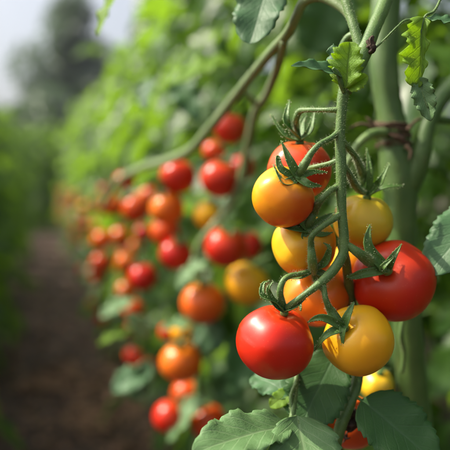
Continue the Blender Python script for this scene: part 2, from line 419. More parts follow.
for i, y in enumerate([.15, .58, 1.02, 1.45, 1.9, 2.35, 2.85, 3.4, 4.0, 4.6, 5.3, 6.0, 6.8, 7.7, 8.7, 9.8, 11.0, 12.4]):
    x = (.98, .95, .86, .70, .66, .64, .62)[min(i, 6)]+rnd.uniform(-.03, .03)
    rs_.append((x, y, rnd.uniform(.97, 1.08)*(1+.025*max(0, i-5))))
row('r', rs_, FOL, STM, lambda i: f'{ORD[i]} bushy tomato plant of the sunlit row right of the path' if i else 'bushy tomato plant nearest the camera in the sunlit right row', 'tomato plants of the right row')
ls_ = []
for i, y in enumerate([1.6, 2.0, 2.4, 2.85, 3.3, 3.8, 4.35, 4.95, 5.6, 6.3, 7.1, 8.1, 9.2, 10.5, 12.0]):
    ls_.append((-.53+rnd.uniform(-.03, .03), y, rnd.uniform(.97, 1.05)*(1.0+.03*max(0, i-4))))
row('l', ls_, FOLL, STML, lambda i: f'{ORD[i]} low tomato plant of the row left of the path' if i else 'low tomato plant nearest the camera in the left row', 'tomato plants of the left row')

bs_ = [(1.95+rnd.uniform(-.05, .05), y, rnd.uniform(1.0, 1.15)) for y in (.2, .65, 1.1, 1.55, 2.0, 2.5, 3.0, 3.6, 4.3, 5.1, 6.0, 7.0, 8.2, 9.6)]
row('b', bs_, FOL, STM, lambda i: f'{ORD[i]} tomato plant of the row glimpsed behind the right row', 'tomato plants of the row behind the right row')
# ------------------------------------------------------------------ distant trees
def tree_mesh(seed, h, rx, n_):
    rg = random.Random(seed); mb = MB()
    blobs = [(V((rg.gauss(0, rx*.48), rg.gauss(0, rx*.48), h*rg.uniform(.38, .92))), rx*rg.uniform(.3, .55)) for _ in range(11)]+[(V((0, 0, h*.55)), rx*.75), (V((0, 0, h*.82)), rx*.5)]
    for k in range(n_):
        c, r_ = blobs[rg.randrange(len(blobs))]
        d = V((rg.gauss(0, 1), rg.gauss(0, 1), rg.gauss(0, 1))).normalized(); p_ = c+d*r_*rg.random()**.35*V((1, 1, .8)).length/1.6
        a = V((rg.gauss(0, 1), rg.gauss(0, 1), rg.gauss(0, 1))).normalized(); b = a.orthogonal().normalized(); s_ = rg.uniform(.07, .2)
        mb.add([p_-a*s_, p_+b*s_*.5, p_+a*s_, p_-b*s_*.5], [(0, 1, 2, 3)])
    tr = MB(); tube(tr, [(V((0, 0, -.2)), rx*.09), (V((.1, 0, h*.3)), rx*.07), (V((-.05, .1, h*.6)), rx*.045), (V((0, 0, h*.9)), rx*.012)], sub=4, ns=10)
    for c, r_ in blobs[:8]:
        s0 = V((0, 0, c.z*.55)); tube(tr, [(s0, rx*.035), ((s0+c)/2+V((0, 0, .1)), rx*.025), (c, rx*.01)], sub=3, ns=6)
    return mb.mesh('crown', M['tree_leaf']), tr.mesh('trunk', M['bark'])
TR = [tree_mesh(31, 9.5, 2.5, 9500), tree_mesh(32, 7.0, 2.8, 7000), tree_mesh(33, 4.2, 2.6, 5000)]
for i, (px, d, k, sc, lab) in enumerate([
        (72, 31, 0, 1.12, 'tall dark broad-crowned tree beyond the end of the path'),
        (44, 34, 1, .98, 'dark tree on the left shoulder of the tallest tree'),
        (100, 30, 1, .85, 'dark tree behind the top of the right row'),
        (10, 48, 1, .8, 'pale distant tree low at the left edge'),
        (52, 27, 2, 1.0, 'low bushy tree closing the end of the path'),
        (78, 29, 2, 1.1, 'low bushy tree right of the path end under the tallest tree'),
        (-25, 32, 2, 1.1, 'low bushy tree beyond the left row'),
        (140, 36, 1, .9, 'far tree beyond the middle of the right row')]):
    p_ = P(px, 188, d); t = thing('tree', lab, 'tree', (p_.x, p_.y, 0), 'trees beyond the field'); t.scale = (sc,)*3; t.rotation_euler.z = i*1.3
    for nm, me in zip(('crown', 'trunk'), TR[k]):
        o = bpy.data.objects.new(nm, me); C.objects.link(o); o.parent = t

es_ = [(-.12, 11.6, 1.15), (.22, 11.9, 1.25), (.0, 12.6, 1.3)]
for i, (x, y, sc) in enumerate(es_):
    t = thing('tomato_plant', ['left plant of the clump that closes the far end of the path', 'right plant of the clump that closes the far end of the path', 'rearmost plant of the clump at the far end of the path'][i], 'tomato plant', (x, y, 0), 'plants closing the path'); t.scale = (1, 1, sc)
    for nm, me in (('foliage', FOL[i]), ('stem', STM[0])):
        o = bpy.data.objects.new(nm, me); C.objects.link(o); o.parent = t
# ------------------------------------------------------------------ tomatoes
def tomato_geo(ns=56, nr=36, seed=0, lob=.012, flat=.94):
    rg = random.Random(seed); vs = []; fs = []; ph = rg.random()*6
    for i in range(nr+1):
        f_ = math.pi*i/nr
        for k in range(ns):
            a = 2*math.pi*k/ns
            r_ = 1-.17*math.exp(-(f_/.30)**2)-.03*math.exp(-((math.pi-f_)/.16)**2)
            r_ *= 1+lob*math.cos(5*a+ph)*math.sin(f_)*(1.4 if f_ < 1.4 else .6)*(1+.4*math.cos(2*a))+.008*noise.noise(V((math.cos(a)*1.5, math.sin(a)*1.5, f_+seed)))
            rad = math.sin(f_)*r_
            vs.append(V((rad*math.cos(a), rad*math.sin(a), math.cos(f_)*r_*flat)))
    for i in range(nr):
        for k in range(ns): fs.append((i*ns+k, (i+1)*ns+k, (i+1)*ns+(k+1) % ns, i*ns+(k+1) % ns))
    return vs, fs
def sepal(mb, pts, width, nrm, mi=0, nseg=16, hair=True, seed=0):
    """pts: three or four world points from the calyx to the tip"""
    q = [V(a[:3]) for a in catmull([(p.x, p.y, p.z, 0) for p in pts], 6)]; n_ = len(q)-1
    vs = []; fs = []; top = len(q)
    nv = 6
    for i, p in enumerate(q):
        t = (q[min(i+1, n_)]-q[max(i-1, 0)]).normalized(); nz = (nrm-t*nrm.dot(t))
        nz = nz.normalized() if nz.length > .01 else t.orthogonal().normalized()
        s_ = t.cross(nz); u = i/n_
        h = width*.5*(.35*(1-u)+1.0*math.sin(math.pi*min(1, (u*.97+.03)**.62)))*(1 if u < 1 else 0)
        if u > .97: h = width*.04
        roll = .9*math.sin(u*3+seed)
        for j in range(nv+1):
            v = -1+2*j/nv
            vs.append(p+s_*h*v*math.cos(roll*.4)+nz*(h*(.55*v*v)+h*v*math.sin(roll*.4)+width*.06*noise.noise(V((u*7, v*2, seed)))))
    for i in range(n_):
        for j in range(nv):
            k = i*(nv+1)+j; fs.append((k, k+1, k+nv+2, k+nv+1))
    mb.add(vs, fs, None, mi)
    if hair: hairs(mb, q, [width*.42*math.sin(math.pi*(.1+.85*i/n_)) for i in range(len(q))], per_m=2200, ln=.0008, mi=1, seed=seed+50, wd=.00004)

def fg_tomato(label, cx, cy, r, d, kx, ky, mat, seps=(), group='tomatoes of the sharp front cluster', flat=.94, knob=4.0, rec=None):
    c = P(cx, cy, d); rr = r*d/FPX
    dx, dy = (kx-cx)/r, (cy-ky)/r; m_ = math.hypot(dx, dy)
    if m_ > .96: dx, dy, dz = dx/m_*.96, dy/m_*.96, .28
    else: dz = math.sqrt(1-m_*m_)
    ax = (right*dx+up*dy-fwd*dz).normalized()
    t = thing('tomato', label, 'tomato', c, group)
    vs, fs = tomato_geo(72, 48, seed=int(cx+cy), flat=flat, lob=.017); q = V((0, 0, 1)).rotation_difference(ax)
    mb = MB(); mb.add([c+(q @ v)*rr for v in vs], fs); mb.build('fruit', tomato_mat(*mat[0], axis=tuple(ax), **mat[1]), t)
    K = c+ax*rr*.80
    if rec: K = P(*rec)
    kb = MB(); kr = knob*d/FPX
    tube(kb, [(K-ax*kr*.8, kr*.3), (K, kr*.95), (K+ax*kr*.6, kr*1.05), (K+ax*kr*1.2, kr*.75)], sub=4, ns=14)
    cal = kb.build('calyx', [M['sepal'], M['hair']], t)
    K2 = K+ax*kr*.6
    for i, sp in enumerate(seps):
        # sp: list of (px,py,ddepth) via points; last is tip
        base_d = (K2-CAM).dot(fwd)
        kx2, ky2 = 225+(K2-CAM).dot(right)/base_d*FPX, 225-(K2-CAM).dot(up)/base_d*FPX
        pts = [K2]+[P(kx2+(x-kx2)*1.14, ky2+(y-ky2)*1.14, base_d+dd) for x, y, dd in sp[:-1]]
        wd = sp[-1]*base_d/FPX*.82
        sb = MB(); sepal(sb, pts, wd, (ax*.8-fwd*.5).normalized(), seed=i+int(cx))
        o = sb.build('sepal', [M['sepal'], M['hair']], cal); thicken(o, .0005)
    return c, rr, ax, K+ax*kr

tm = lambda *a, **k: (a, k)
G1 = tuple(right*.75-up*.55-fwd*.1)  # towards the shaded side: redder from ripeness, partly shade put into the colour
fg = {}
fg[1] = fg_tomato('glossy golden orange tomato blushing red low right, upper left of the sharp cluster', 283, 197, 31.5, .430, 297, 177,
    tm('skin_golden_orange', YOR, (.66, .05, .006), G1, .40, spread=1.25),
    [[(290, 163, -.004), (283, 145, -.002), 9], [(283, 171, -.003), (280, 160, -.001), (282, 162, -.002), 7], [(285, 182, -.006), (276, 166, -.002), 8],
     [(307, 184, -.004), (319, 185, .002), 8], [(311, 173, .002), (324, 173, .008), 6], [(292, 185, -.004), (298, 188, -.002), 6]])
fg[2] = fg_tomato('light red tomato behind and above the golden orange one', 299, 170, 32, .470, 299, 139,
    tm('skin_light_red', (.70, .09, .015), RED, G1, .55),
    [[(287, 137, -.004), (274, 117, .002), 8], [(288, 125, -.012), (291, 105, -.006), 9], [(308, 133, -.006), (313, 114, .0), 9], [(301, 128, .010), (306, 117, .014), 8]])
fg[3] = fg_tomato('yellow-orange tomato under the golden orange one, left of the stem', 304, 245, 32, .453, 306, 228,
    tm('skin_yellow_orange', YEL, (.74, .15, .006), G1, .34, spread=1.4),
    [[(297, 214, -.006), (298, 201, -.008), (309, 194, -.006), 9], [(292, 228, -.004), (277, 224, .0), 8], [(320, 222, .002), (332, 214, .004), 9],
     [(320, 234, .0), (330, 232, .004), 7], [(304, 236, -.002), (308, 240, .0), 6]])
fg[4] = fg_tomato('plain orange tomato lowest behind the curved stem, above the yellow one', 316, 294, 33, .480, 313, 271,
    tm('skin_orange', (.76, .24, .015), (.72, .13, .012), G1, .45),
    [[(323, 264, -.008), (327, 251, -.014), (322, 246, -.014), 8], [(302, 276, -.004), (290, 277, -.002), 7], [(325, 275, -.002), (334, 272, .0), 7], [(318, 283, .004), (322, 290, .008), 7]], rec=(313, 271, .440))
fg[5] = fg_tomato('big bright red tomato hanging lowest left in the sharp cluster', 275, 342, 39, .435, 285, 306,
    tm('skin_bright_red', (.60, .022, .003), (.53, .009, .002), G1, .5, rough=.30),
    [[(276, 303, -.005), (265, 298, -.008), (266, 287, -.004), (272, 285, -.002), 7], [(276, 306, -.004), (270, 293, -.010), (275, 285, -.010), 7],
     [(293, 308, -.005), (303, 300, -.006), 7], [(296, 304, .004), (299, 311, -.002), 6]], flat=.92)
fg[6] = fg_tomato('amber yellow tomato hanging lowest right in the sharp cluster', 358, 340, 35.5, .440, 338, 322,
    tm('skin_amber', (.80, .36, .01), (.82, .46, .012), (.1, .4, .5), .55),
    [[(325, 319, -.006), (312, 323, -.002), 8], [(347, 318, -.004), (353, 305, -.002), 10], [(343, 330, -.004), (343, 346, -.004), 8], [(329, 334, -.003), (318, 348, .002), 9],
     [(334, 312, .0), (330, 306, .002), 6]])
fg[7] = fg_tomato('large deep red tomato at the right of the sharp cluster', 393, 281, 41, .464, 377, 266,
    tm('skin_deep_red', (.56, .025, .004), (.48, .010, .003), G1, .5, rough=.32),
    [[(371, 250, -.002), (372, 230, .0), 12], [(391, 261, -.008), (400, 247, -.008), 9], [(368, 273, -.004), (357, 276, -.002), (351, 276, -.004), 9], [(383, 268, -.008), (394, 258, -.01), 8]], flat=.88, knob=5)
fg[8] = fg_tomato('mustard yellow tomato above the deep red one, right of the stem', 363, 222, 29.5, .478, 366, 192,
    tm('skin_mustard', MUS, (.74, .50, .03), (-.5, .2, .4), .6),
    [[(376, 188, -.008), (380, 180, -.012), (387, 167, -.010), 9], [(369, 176, -.006), (367, 154, -.004), 7], [(383, 189, -.004), (399, 187, .0), 8], [(357, 184, -.008), (352, 176, -.006), 7]])
fg[9] = fg_tomato('small orange tomato half hidden behind the stem and the deep red one', 350, 263, 20, .512, 350, 245,
    tm('skin_small_orange', YOR, (.75, .25, .015), G1, .5), [[(356, 246, .0), (360, 240, .0), 6], [(345, 246, .0), (340, 241, .0), 6]])
fg[10] = fg_tomato('orange-red tomato with a withered flower, low among the bottom leaves', 352, 422, 27, .500, 340, 400,
    tm('skin_low_red', (.70, .12, .008), (.60, .05, .006), G1, .5), [[(349, 402, -.004), (356, 396, .0), 8], [(333, 402, -.004), (327, 396, .0), 8]])
fg[11] = fg_tomato('pale orange tomato peeping out between two bottom leaves', 314, 420, 22, .492, 318, 401,
    tm('skin_pale_orange', (.72, .22, .06), ORG, G1, .5), [[(324, 402, .0), (330, 398, .0), 6]])
fg[12] = fg_tomato('blurred yellow tomato half hidden below the amber one', 377, 385, 17, .60, 378, 370,
    tm('skin_low_yellow', YEL, MUS, G1, .5), [[(384, 370, 0), (390, 372, 0), 5]])

# ------------------------------------------------------------------ front plant
base = P(416, 430, .60); base.z = 0
front = thing('tomato_plant', 'tall front tomato plant with thick stem carrying the sharp cluster', 'tomato plant', base)
mb = MB()
tp = [(397, -150, .62, 12), (390, -60, .60, 13), (386, 0, .588, 14), (384, 60, .58, 14), (389, 105, .58, 13), (394, 135, .58, 15), (399, 175, .58, 18), (401, 215, .58, 15), (403, 270, .585, 14), (408, 330, .59, 14.5), (413, 390, .60, 15), (416, 450, .605, 15)]
pts = pxt(tp); lastp = pts[-1][0]; pts.append((V((lastp.x+.01, lastp.y+.01, .25)), .015)); pts.append((V((base.x, base.y, -.03)), .018))
ps, rs = tube(mb, pts, sub=6, ns=24, wob=.10, rib=.02)
hairs(mb, ps[:60], rs[:60], per_m=2500, ln=.001)
mb.build('main_stem', [M['trunk'], M['hair']], front)
mb = MB()
ps, rs = tube(mb, pxt([(401, 196, .58, 13), (412, 178, .575, 12), (421, 155, .57, 9.5), (428, 125, .57, 8), (440, 100, .575, 8.5), (462, 75, .58, 8), (500, 40, .60, 7)]), ns=16)
tube(mb, pxt([(432, 118, .57, 4), (442, 120, .575, 4), (470, 122, .59, 4)]), ns=10)
mb.build('side_branch', [M['trunk'], M['hair']], front)
mb = MB()
ps, rs = tube(mb, pxt([(386, 133, .57, 5), (372, 134, .555, 4.6), (360, 143, .55, 4.2), (352, 155, .55, 4), (344, 170, .55, 3.4)]), ns=12)
hairs(mb, ps, rs, 3500)
mb.build('side_shoot', [M['stem_far'], M['hair']], front)

mb = MB(); hs = [0]
def T_(lst, ns=14, hl=.0020, pm=8500, **k):
    hs[0] += 1
    ps, rs = tube(mb, pxt(lst), ns=ns, seed=hs[0], **k); hairs(mb, ps, rs, pm, hl, seed=hs[0]*7)
D = .424
# the thick branch that carries the truss
T_([(402, -70, .50, 8), (394, -30, .47, 7.5), (384, 4, .45, 7.2), (374, 28, .438, 7), (364, 52, .43, 8), (354, 72, .426, 8), (346, 92, D, 6)], hl=.001, pm=3500, ns=18)
T_([(335, -34, .46, 5), (344, -5, .445, 5), (350, 14, .44, 5), (356, 34, .435, 5), (362, 54, .432, 6)], hl=.0012)
T_([(357, 34, .448, 4), (349, 37, .452, 4), (343, 46, .456, 4), (339, 60, .46, 3.6), (337, 76, .455, 3)], hl=.0012)
# central stem of the truss
T_([(347, 80, D, 6), (343, 96, D, 5.6), (341, 118, D, 5), (340, 140, D, 5), (341, 165, D, 5.4), (341, 190, D, 5), (342, 215, D, 4.8), (344, 238, D, 5), (343, 254, D, 5), (335, 268, D, 5), (325, 279, D-.002, 4.6), (310, 291, D-.004, 3.6), (296, 301, D-.002, 3.3), (288, 308, .428, 4)], ns=18)
# pedicels
c, rr, ax, K = fg[2]; kd = (K-CAM).dot(fwd)
T_([(340, 110, D, 3.4), (325, 110, .428, 2.4), (306, 110, .440, 2.5), (299, 112, .446, 3.4), (296, 120, .450, 3.2), (297, 130, kd, 3.0), (299, 138, kd+.002, 2.6)])
K = fg[1][3]; kd = (K-CAM).dot(fwd)
T_([(340, 131, D, 3.4), (331, 138, D-.004, 2.8), (320, 144, D-.008, 2.8), (312, 152, D-.010, 3.2), (306, 162, kd-.002, 4.2), (301, 170, kd, 4.8), (298, 176, kd+.003, 4)])
T_([(340, 160, D, 3.4), (328, 164, .43, 2.6), (315, 167, .436, 2.6), (306, 169, .444, 2.4), (300, 168, .455, 1.5)])
K = fg[3][3]; kd = (K-CAM).dot(fwd)
T_([(340, 186, D, 3.6), (331, 190, D-.002, 3.2), (321, 200, D-.004, 3.2), (314, 211, kd-.001, 4.6), (309, 221, kd, 5.2), (307, 227, kd+.003, 4)])
K = fg[4][3]; kd = (K-CAM).dot(fwd)
T_([(341, 214, D, 3.8), (332, 220, D-.003, 3.2), (320, 228, D-.005, 3), (312, 236, D-.005, 3), (311, 246, .4235, 3.4), (312, 258, .4245, 4.6), (313, 268, .433, 4.8), (314, 274, .445, 3.6), (315, 280, .462, 3)])
T_([(313, 271, .438, 3), (300, 274, .432, 2.8), (290, 276, .427, 2.8), (283, 281, .423, 3), (280, 292, .423, 3.4), (282, 303, .428, 3.8), (285, 308, .432, 3)])
K = fg[6][3]; kd = (K-CAM).dot(fwd)
T_([(322, 281, D-.002, 4), (324, 290, D-.003, 3), (326, 300, D-.004, 3), (330, 310, kd-.001, 4), (335, 319, kd, 5), (339, 323, kd+.003, 4)])
K = fg[7][3]; kd = (K-CAM).dot(fwd)
T_([(343, 243, D, 3.6), (350, 247, D, 4), (360, 254, D+.001, 5), (369, 261, kd-.001, 6), (376, 266, kd+.003, 5)])
K = fg[8][3]; kd = (K-CAM).dot(fwd)
T_([(342, 141, D, 3.8), (349, 149, .43, 3), (356, 158, .44, 3), (361, 170, kd-.006, 4.2), (364, 182, kd, 4.4), (366, 190, kd+.003, 3.5)])
T_([(343, 166, D, 3.6), (348, 172, .43, 3), (353, 182, .445, 3.8), (359, 190, .458, 3.4), (364, 193, .466, 2.6)])
# stem going on down behind the fruit
T_([(342, 246, .432, 4.5), (346, 262, .448, 4.6), (349, 285, .465, 4.8), (354, 320, .485, 5), (358, 350, .478, 5.4), (357, 380, .465, 5.8), (350, 402, .458, 6), (341, 425, .455, 6), (334, 452, .455, 6), (328, 500, .46, 6)], hl=.001, ns=16)
T_([(297, 360, .475, 2.4), (296, 385, .458, 2.6), (294, 405, .448, 2.8), (291, 422, .442, 3.2), (289, 436, .44, 3), (287, 470, .445, 3)], hl=.0016)
T_([(296, 384, .458, 2.2), (291, 396, .45, 2), (292, 408, .447, 2), (294, 416, .446, 2)], hl=.0014)
T_([(404, 315, .53, 2.2), (401, 335, .53, 2.6), (404, 352, .535, 2.2), (402, 372, .54, 2.4)], hl=.001)
truss = mb.build('truss_stem', [M['stem'], M['hair']], front)
mb = MB(); tube(mb, pxt([(364, 50, .427, 2.0), (371, 46, .4265, 4), (371, 41, .426, 3.2), (373, 36, .426, 1.2)]), wob=.9, ns=12)
tube(mb, pxt([(366, 54, .4265, 1.0), (372, 50, .4255, 3.6), (369, 44, .426, 3), (367, 40, .426, 1)]), wob=.9, ns=12)
mb.build('leaf_scar', M['dry'], front)

def fleaf(bpx, tpx, width, mat, nrm, parent=front, pet=None, name='leaf', **k):
    B = P(*bpx); T = P(*tpx); mb = MB(); dd = (bpx[2]+tpx[2])/2
    leaf_geo(mb, B, T, nrm.normalized(), width*dd/FPX, **k)
    o = mb.build(name, mat, parent); thicken(o, .0003)
    if pet:
        pm = MB(); ps, rs = tube(pm, pxt(pet), ns=10); hairs(pm, ps, rs, 4500, .0011)
        pm.build('petiole', [M['stem'], M['hair']], o)
    return o
TOW = -fwd
fleaf((288, 425, .436), (193, 455, .385), 56, M['leaf_front'], up*.9+TOW*.75-right*.25, seed=3, fold=.22, droop=.25, teeth=12, serr=.09, ruffle=.03, quilt=.018, a=.5, b=.62, pet=[(291, 424, .441, 1.5), (284, 427, .433, 1.2), (270, 431, .425, .8)])
fleaf((297, 416, .436), (316, 520, .39), 74, M['leaf_front'], up*.45+TOW*.9+right*.1, seed=5, fold=.2, droop=.3, teeth=11, serr=.12, ruffle=.03, quilt=.02, a=.42, b=.7, pet=[(292, 420, .443, 1.5), (296, 416, .438, 1.3), (299, 424, .432, .9)])
fleaf((336, 352, .470), (301, 425, .452), 62, M['leaf_dark'], TOW*.9+up*.25-right*.3, seed=8, fold=.1, droop=.2, teeth=10, serr=.12, ruffle=.03, quilt=.012, a=.45, b=.45, pet=[(345, 340, .48, 1.6), (338, 350, .472, 1.3), (330, 362, .468, .8)])
fleaf((361, 400, .452), (440, 468, .425), 66, M['leaf_dark'], TOW*.85+up*.45+right*.1, seed=9, fold=.15, droop=.3, teeth=12, serr=.12, ruffle=.025, quilt=.016, a=.42, b=.75, pet=[(354, 396, .46, 2), (361, 400, .453, 1.5), (374, 408, .448, .9)])
fleaf((292, 398, .462), (253, 376, .49), 30, M['leaf_blue'], TOW*.7+up*.8, seed=11, fold=.1, droop=.4, teeth=9, serr=.1, ruffle=.05, quilt=.02, a=.5, b=.5, pet=[(295, 395, .455, 1.3), (290, 398, .463, 1.1), (280, 392, .47, .7)])
fleaf((293, 391, .463), (270, 407, .462), 18, M['leaf_young'], TOW*.7+up*.6, seed=12, fold=.2, droop=.4, teeth=8, serr=.1, ruffle=.05, a=.5, b=.6)
fleaf((490, 205, .46), (426, 276, .452), 58, M['leaf_blue'], TOW*.8+up*.3-right*.5, seed=14, fold=.12, droop=.2, teeth=12, serr=.09, ruffle=.02, quilt=.014, a=.4, b=.7, pet=[(520, 150, .50, 2), (500, 180, .47, 2), (489, 206, .461, 1.6)])
# bract leaves at the top of the truss
fleaf((341, 76, .418), (291, 66, .405), 23, M['leaf_blue'], up*.8+TOW*.8, seed=16, name='bract', fold=.35, droop=.35, teeth=9, serr=.08, ruffle=.02, quilt=.01, a=.35, b=.8, pet=[(344, 92, .420, 2.4), (341, 84, .417, 2.8), (338, 74, .415, 2.4), (333, 68, .413, 1.6)])
fleaf((346, 88, .416), (350, 42, .410), 34, M['leaf_young'], TOW*.85-right*.5+up*.1, seed=17, name='bract', fold=.35, droop=-.2, teeth=7, serr=.3, ruffle=.06, quilt=.03, a=.45, b=.5, lobes=.08)
fleaf((348, 89, .417), (368, 76, .408), 17, M['leaf_young'], TOW*.9+up*.2, seed=18, name='bract', fold=.3, droop=.1, teeth=6, serr=.25, ruffle=.06, a=.5, b=.6)
fleaf((340, 80, .422), (333, 44, .426), 17, M['leaf_blue'], TOW*.6-right*.8, seed=19, name='bract', fold=.4, droop=.1, teeth=7, serr=.25, ruffle=.08, a=.5, b=.6)
# crinkled leaf hanging at the upper right, its partner and their stalk
fleaf((424, 17, .432), (417, 88, .424), 34, M['leaf_young'], TOW*.95+right*.2, seed=21, fold=.3, droop=.2, teeth=8, serr=.30, ruffle=.06, quilt=.03, a=.3, b=.35, vl=1.35, vr=.25, lobes=.06,
      pet=[(371, 52, .43, 1.0), (384, 40, .43, 1.0), (398, 26, .430, .9), (406, 20, .434, .9), (424, 18, .436, .9)])
fleaf((418, 78, .425), (431, 121, .42), 22, M['leaf_front'], TOW*.9-right*.3, seed=22, fold=.4, droop=.2, teeth=7, serr=.2, ruffle=.05, quilt=.03, a=.45, b=.7)
fleaf((425, 19, .433), (462, 26, .43), 20, M['leaf_blue'], up*.8+TOW*.6, seed=23, fold=.3, droop=.2, teeth=8, serr=.12, ruffle=.04, quilt=.02, pet=[(450, -25, .45, 1.4), (441, -2, .44, 1.3), (434, 11, .435, 1.2), (424, 18, .432, 1.2), (419, 45, .428, .9), (419, 80, .425, .8), (428, 108, .42, .5)])
# leaves at the top edge
fleaf((276, -42, .50), (250, 44, .48), 52, M['leaf_blue'], TOW*.7-right*.2+up*.4, seed=25, fold=.12, droop=.1, teeth=11, serr=.12, ruffle=.03, quilt=.02, a=.45, b=.5, pet=[(335, -34, .46, 2.2), (310, -60, .48, 2), (290, -55, .495, 1.6), (284, -40, .50, 1.4)])
fleaf((128, -30, .62), (98, 36, .60), 24, M['leaf_young'], TOW*.6-right*.8, seed=26, fold=.2, droop=.2, teeth=8, serr=.1, ruffle=.03, pet=[(335, -34, .46, 2), (260, -85, .50, 2), (180, -70, .57, 1.8), (128, -30, .62, 1.2)])
fleaf((345, -20, .74), (308, 52, .78), 60, M['leaf_dark'], TOW*.85+up*.3, lobes=.12, seed=27, fold=.1, droop=.2, teeth=11, serr=.1, ruffle=.03, quilt=.02, a=.45, b=.6)
mb = MB(); rg = random.Random(41)  # leaves above the view, added to shade the row behind
for k in range(46):
    B = V((rg.uniform(.34, .75), rg.uniform(.35, 1.25), rg.uniform(1.22, 1.5))); a = rg.random()*6.28
    compound(mb, B, V((math.cos(a), math.sin(a), .3)), rg.uniform(.14, .24), rg, size=rg.uniform(.9, 1.3), droop=.8)
sp_ = [V((.33, .5, 1.05)), V((.42, .7, 1.3)), V((.55, .9, 1.42)), V((.65, 1.15, 1.45))]
tube(mb, [(p_, .006) for p_ in sp_], sub=5, ns=8, mi=1)
mb.build('upper_shading_foliage', [M['leaf_row'], M['stem_far']], front)
# withered flower on the low tomato
mb = MB(); rg = random.Random(3); c0 = P(350, 420, .462)
tube(mb, [(c0+up*.009, .001), (c0+up*.005, .0045), (c0, .006), (c0-up*.005, .0045), (c0-up*.009, .001)], sub=5, ns=12, wob=1.2)
for k in range(46):
    d = (TOW*.5+right*rg.gauss(0, .8)+up*rg.gauss(0, 1)).normalized(); a = c0+right*rg.gauss(0, .0035)+up*rg.gauss(0, .0055)+fwd*rg.uniform(-.001, .012)
    tube(mb, [(a, .0012), (a+d*.003+up*rg.gauss(0, .001), .0009), (a+d*.006+right*rg.gauss(0, .002), .0003)], sub=3, ns=5, wob=.5)
o = mb.build('withered_flower', M['dry']); tag(o, 'dark shrivelled flower stuck to the low orange-red tomato', 'dried flower')
# twine round the thick stem
mb = MB(); rg = random.Random(9); axp = [P(391, 128, .58), P(395, 148, .58)]
for k in range(13):
    f = rg.choice([rg.uniform(-.1, .15), rg.uniform(.4, 1.0)]); c0 = axp[0].lerp(axp[1], f); rad = .0142+rg.uniform(0, .0022); tl = rg.gauss(0, .2); pts = []
    for j in range(15):
        a = 2*math.pi*j/14; pts.append((c0+right*math.cos(a)*rad*1.05+fwd*math.sin(a)*rad*1.05+up*(math.cos(a)*tl*rad+rg.gauss(0, .0006)), rg.uniform(.0005, .0013)))
    tube(mb, pts, sub=3, ns=7, wob=.5)
for a, b, c_ in (((376, 128), (362, 124), (350, 128)), ((408, 130), (414, 122), (421, 118)), ((378, 131), (371, 122), (366, 117)), ((406, 146), (411, 152), (409, 160))):
    tube(mb, pxt([(*a, .562, 2.4), (*b, .56, 1.6), (*c_, .56, .8)]), sub=5, ns=6, wob=.5)
o = mb.build('twine', M['twine']); tag(o, 'frayed brown twine knotted round the thick green stem', 'twine')

# ------------------------------------------------------------------ second truss, a plant further along
sec = thing('tomato_plant', 'staked-out vine behind the sharp cluster, arching down with the blurred red truss', 'tomato plant', (P(199, 400, .98).x, P(199, 400, .98).y, 0))
mb = MB()
tube(mb, pxt([(357, 36, .452, 4), (349, 15, .462, 4.4), (335, 3, .47, 4.6), (319, -3, .478, 4.8), (304, 2, .486, 5), (296, 17, .495, 5), (287, 34, .51, 5.2), (270, 53, .55, 5), (248, 80, .62, 5), (226, 108, .70, 4.8), (208, 130, .76, 4.6), (190, 150, .83, 4.6), (166, 161, .92, 4.4), (142, 168, 1.0, 4), (118, 182, 1.1, 3.6), (104, 205, 1.2, 3)]), ns=14)
tube(mb, pxt([(284, 42, .515, 4), (281, 55, .545, 4.4), (275, 75, .60, 4.6), (266, 96, .68, 4.6), (257, 108, .74, 4.8), (252, 128, .81, 4.6), (247, 150, .86, 4.4), (243, 172, .88, 4.6), (237, 192, .89, 4.4), (226, 210, .90, 4), (212, 228, .90, 4), (200, 243, .91, 3.6), (195, 262, .93, 3), (197, 290, .95, 2.6)]), ns=14)
tube(mb, pxt([(233, 98, .67, 2.6), (243, 92, .68, 2.6), (251, 97, .71, 2.8), (257, 108, .74, 3.2)]), ns=10)
vine = mb.build('arching_vine', M['vine'], sec)
mb = MB(); a = P(199, 290, .98); tube(mb, [(P(230, 120, 1.1), .004), (P(212, 200, 1.04), .005), (a, .0055), (P(198, 380, .98), .006), (P(197, 460, .98), .007), (V((sec.location.x, sec.location.y, .2)), .008), (V((sec.location.x, sec.location.y, -.03)), .009)], ns=10)
mb.build('stem', M['stem_far'], sec)
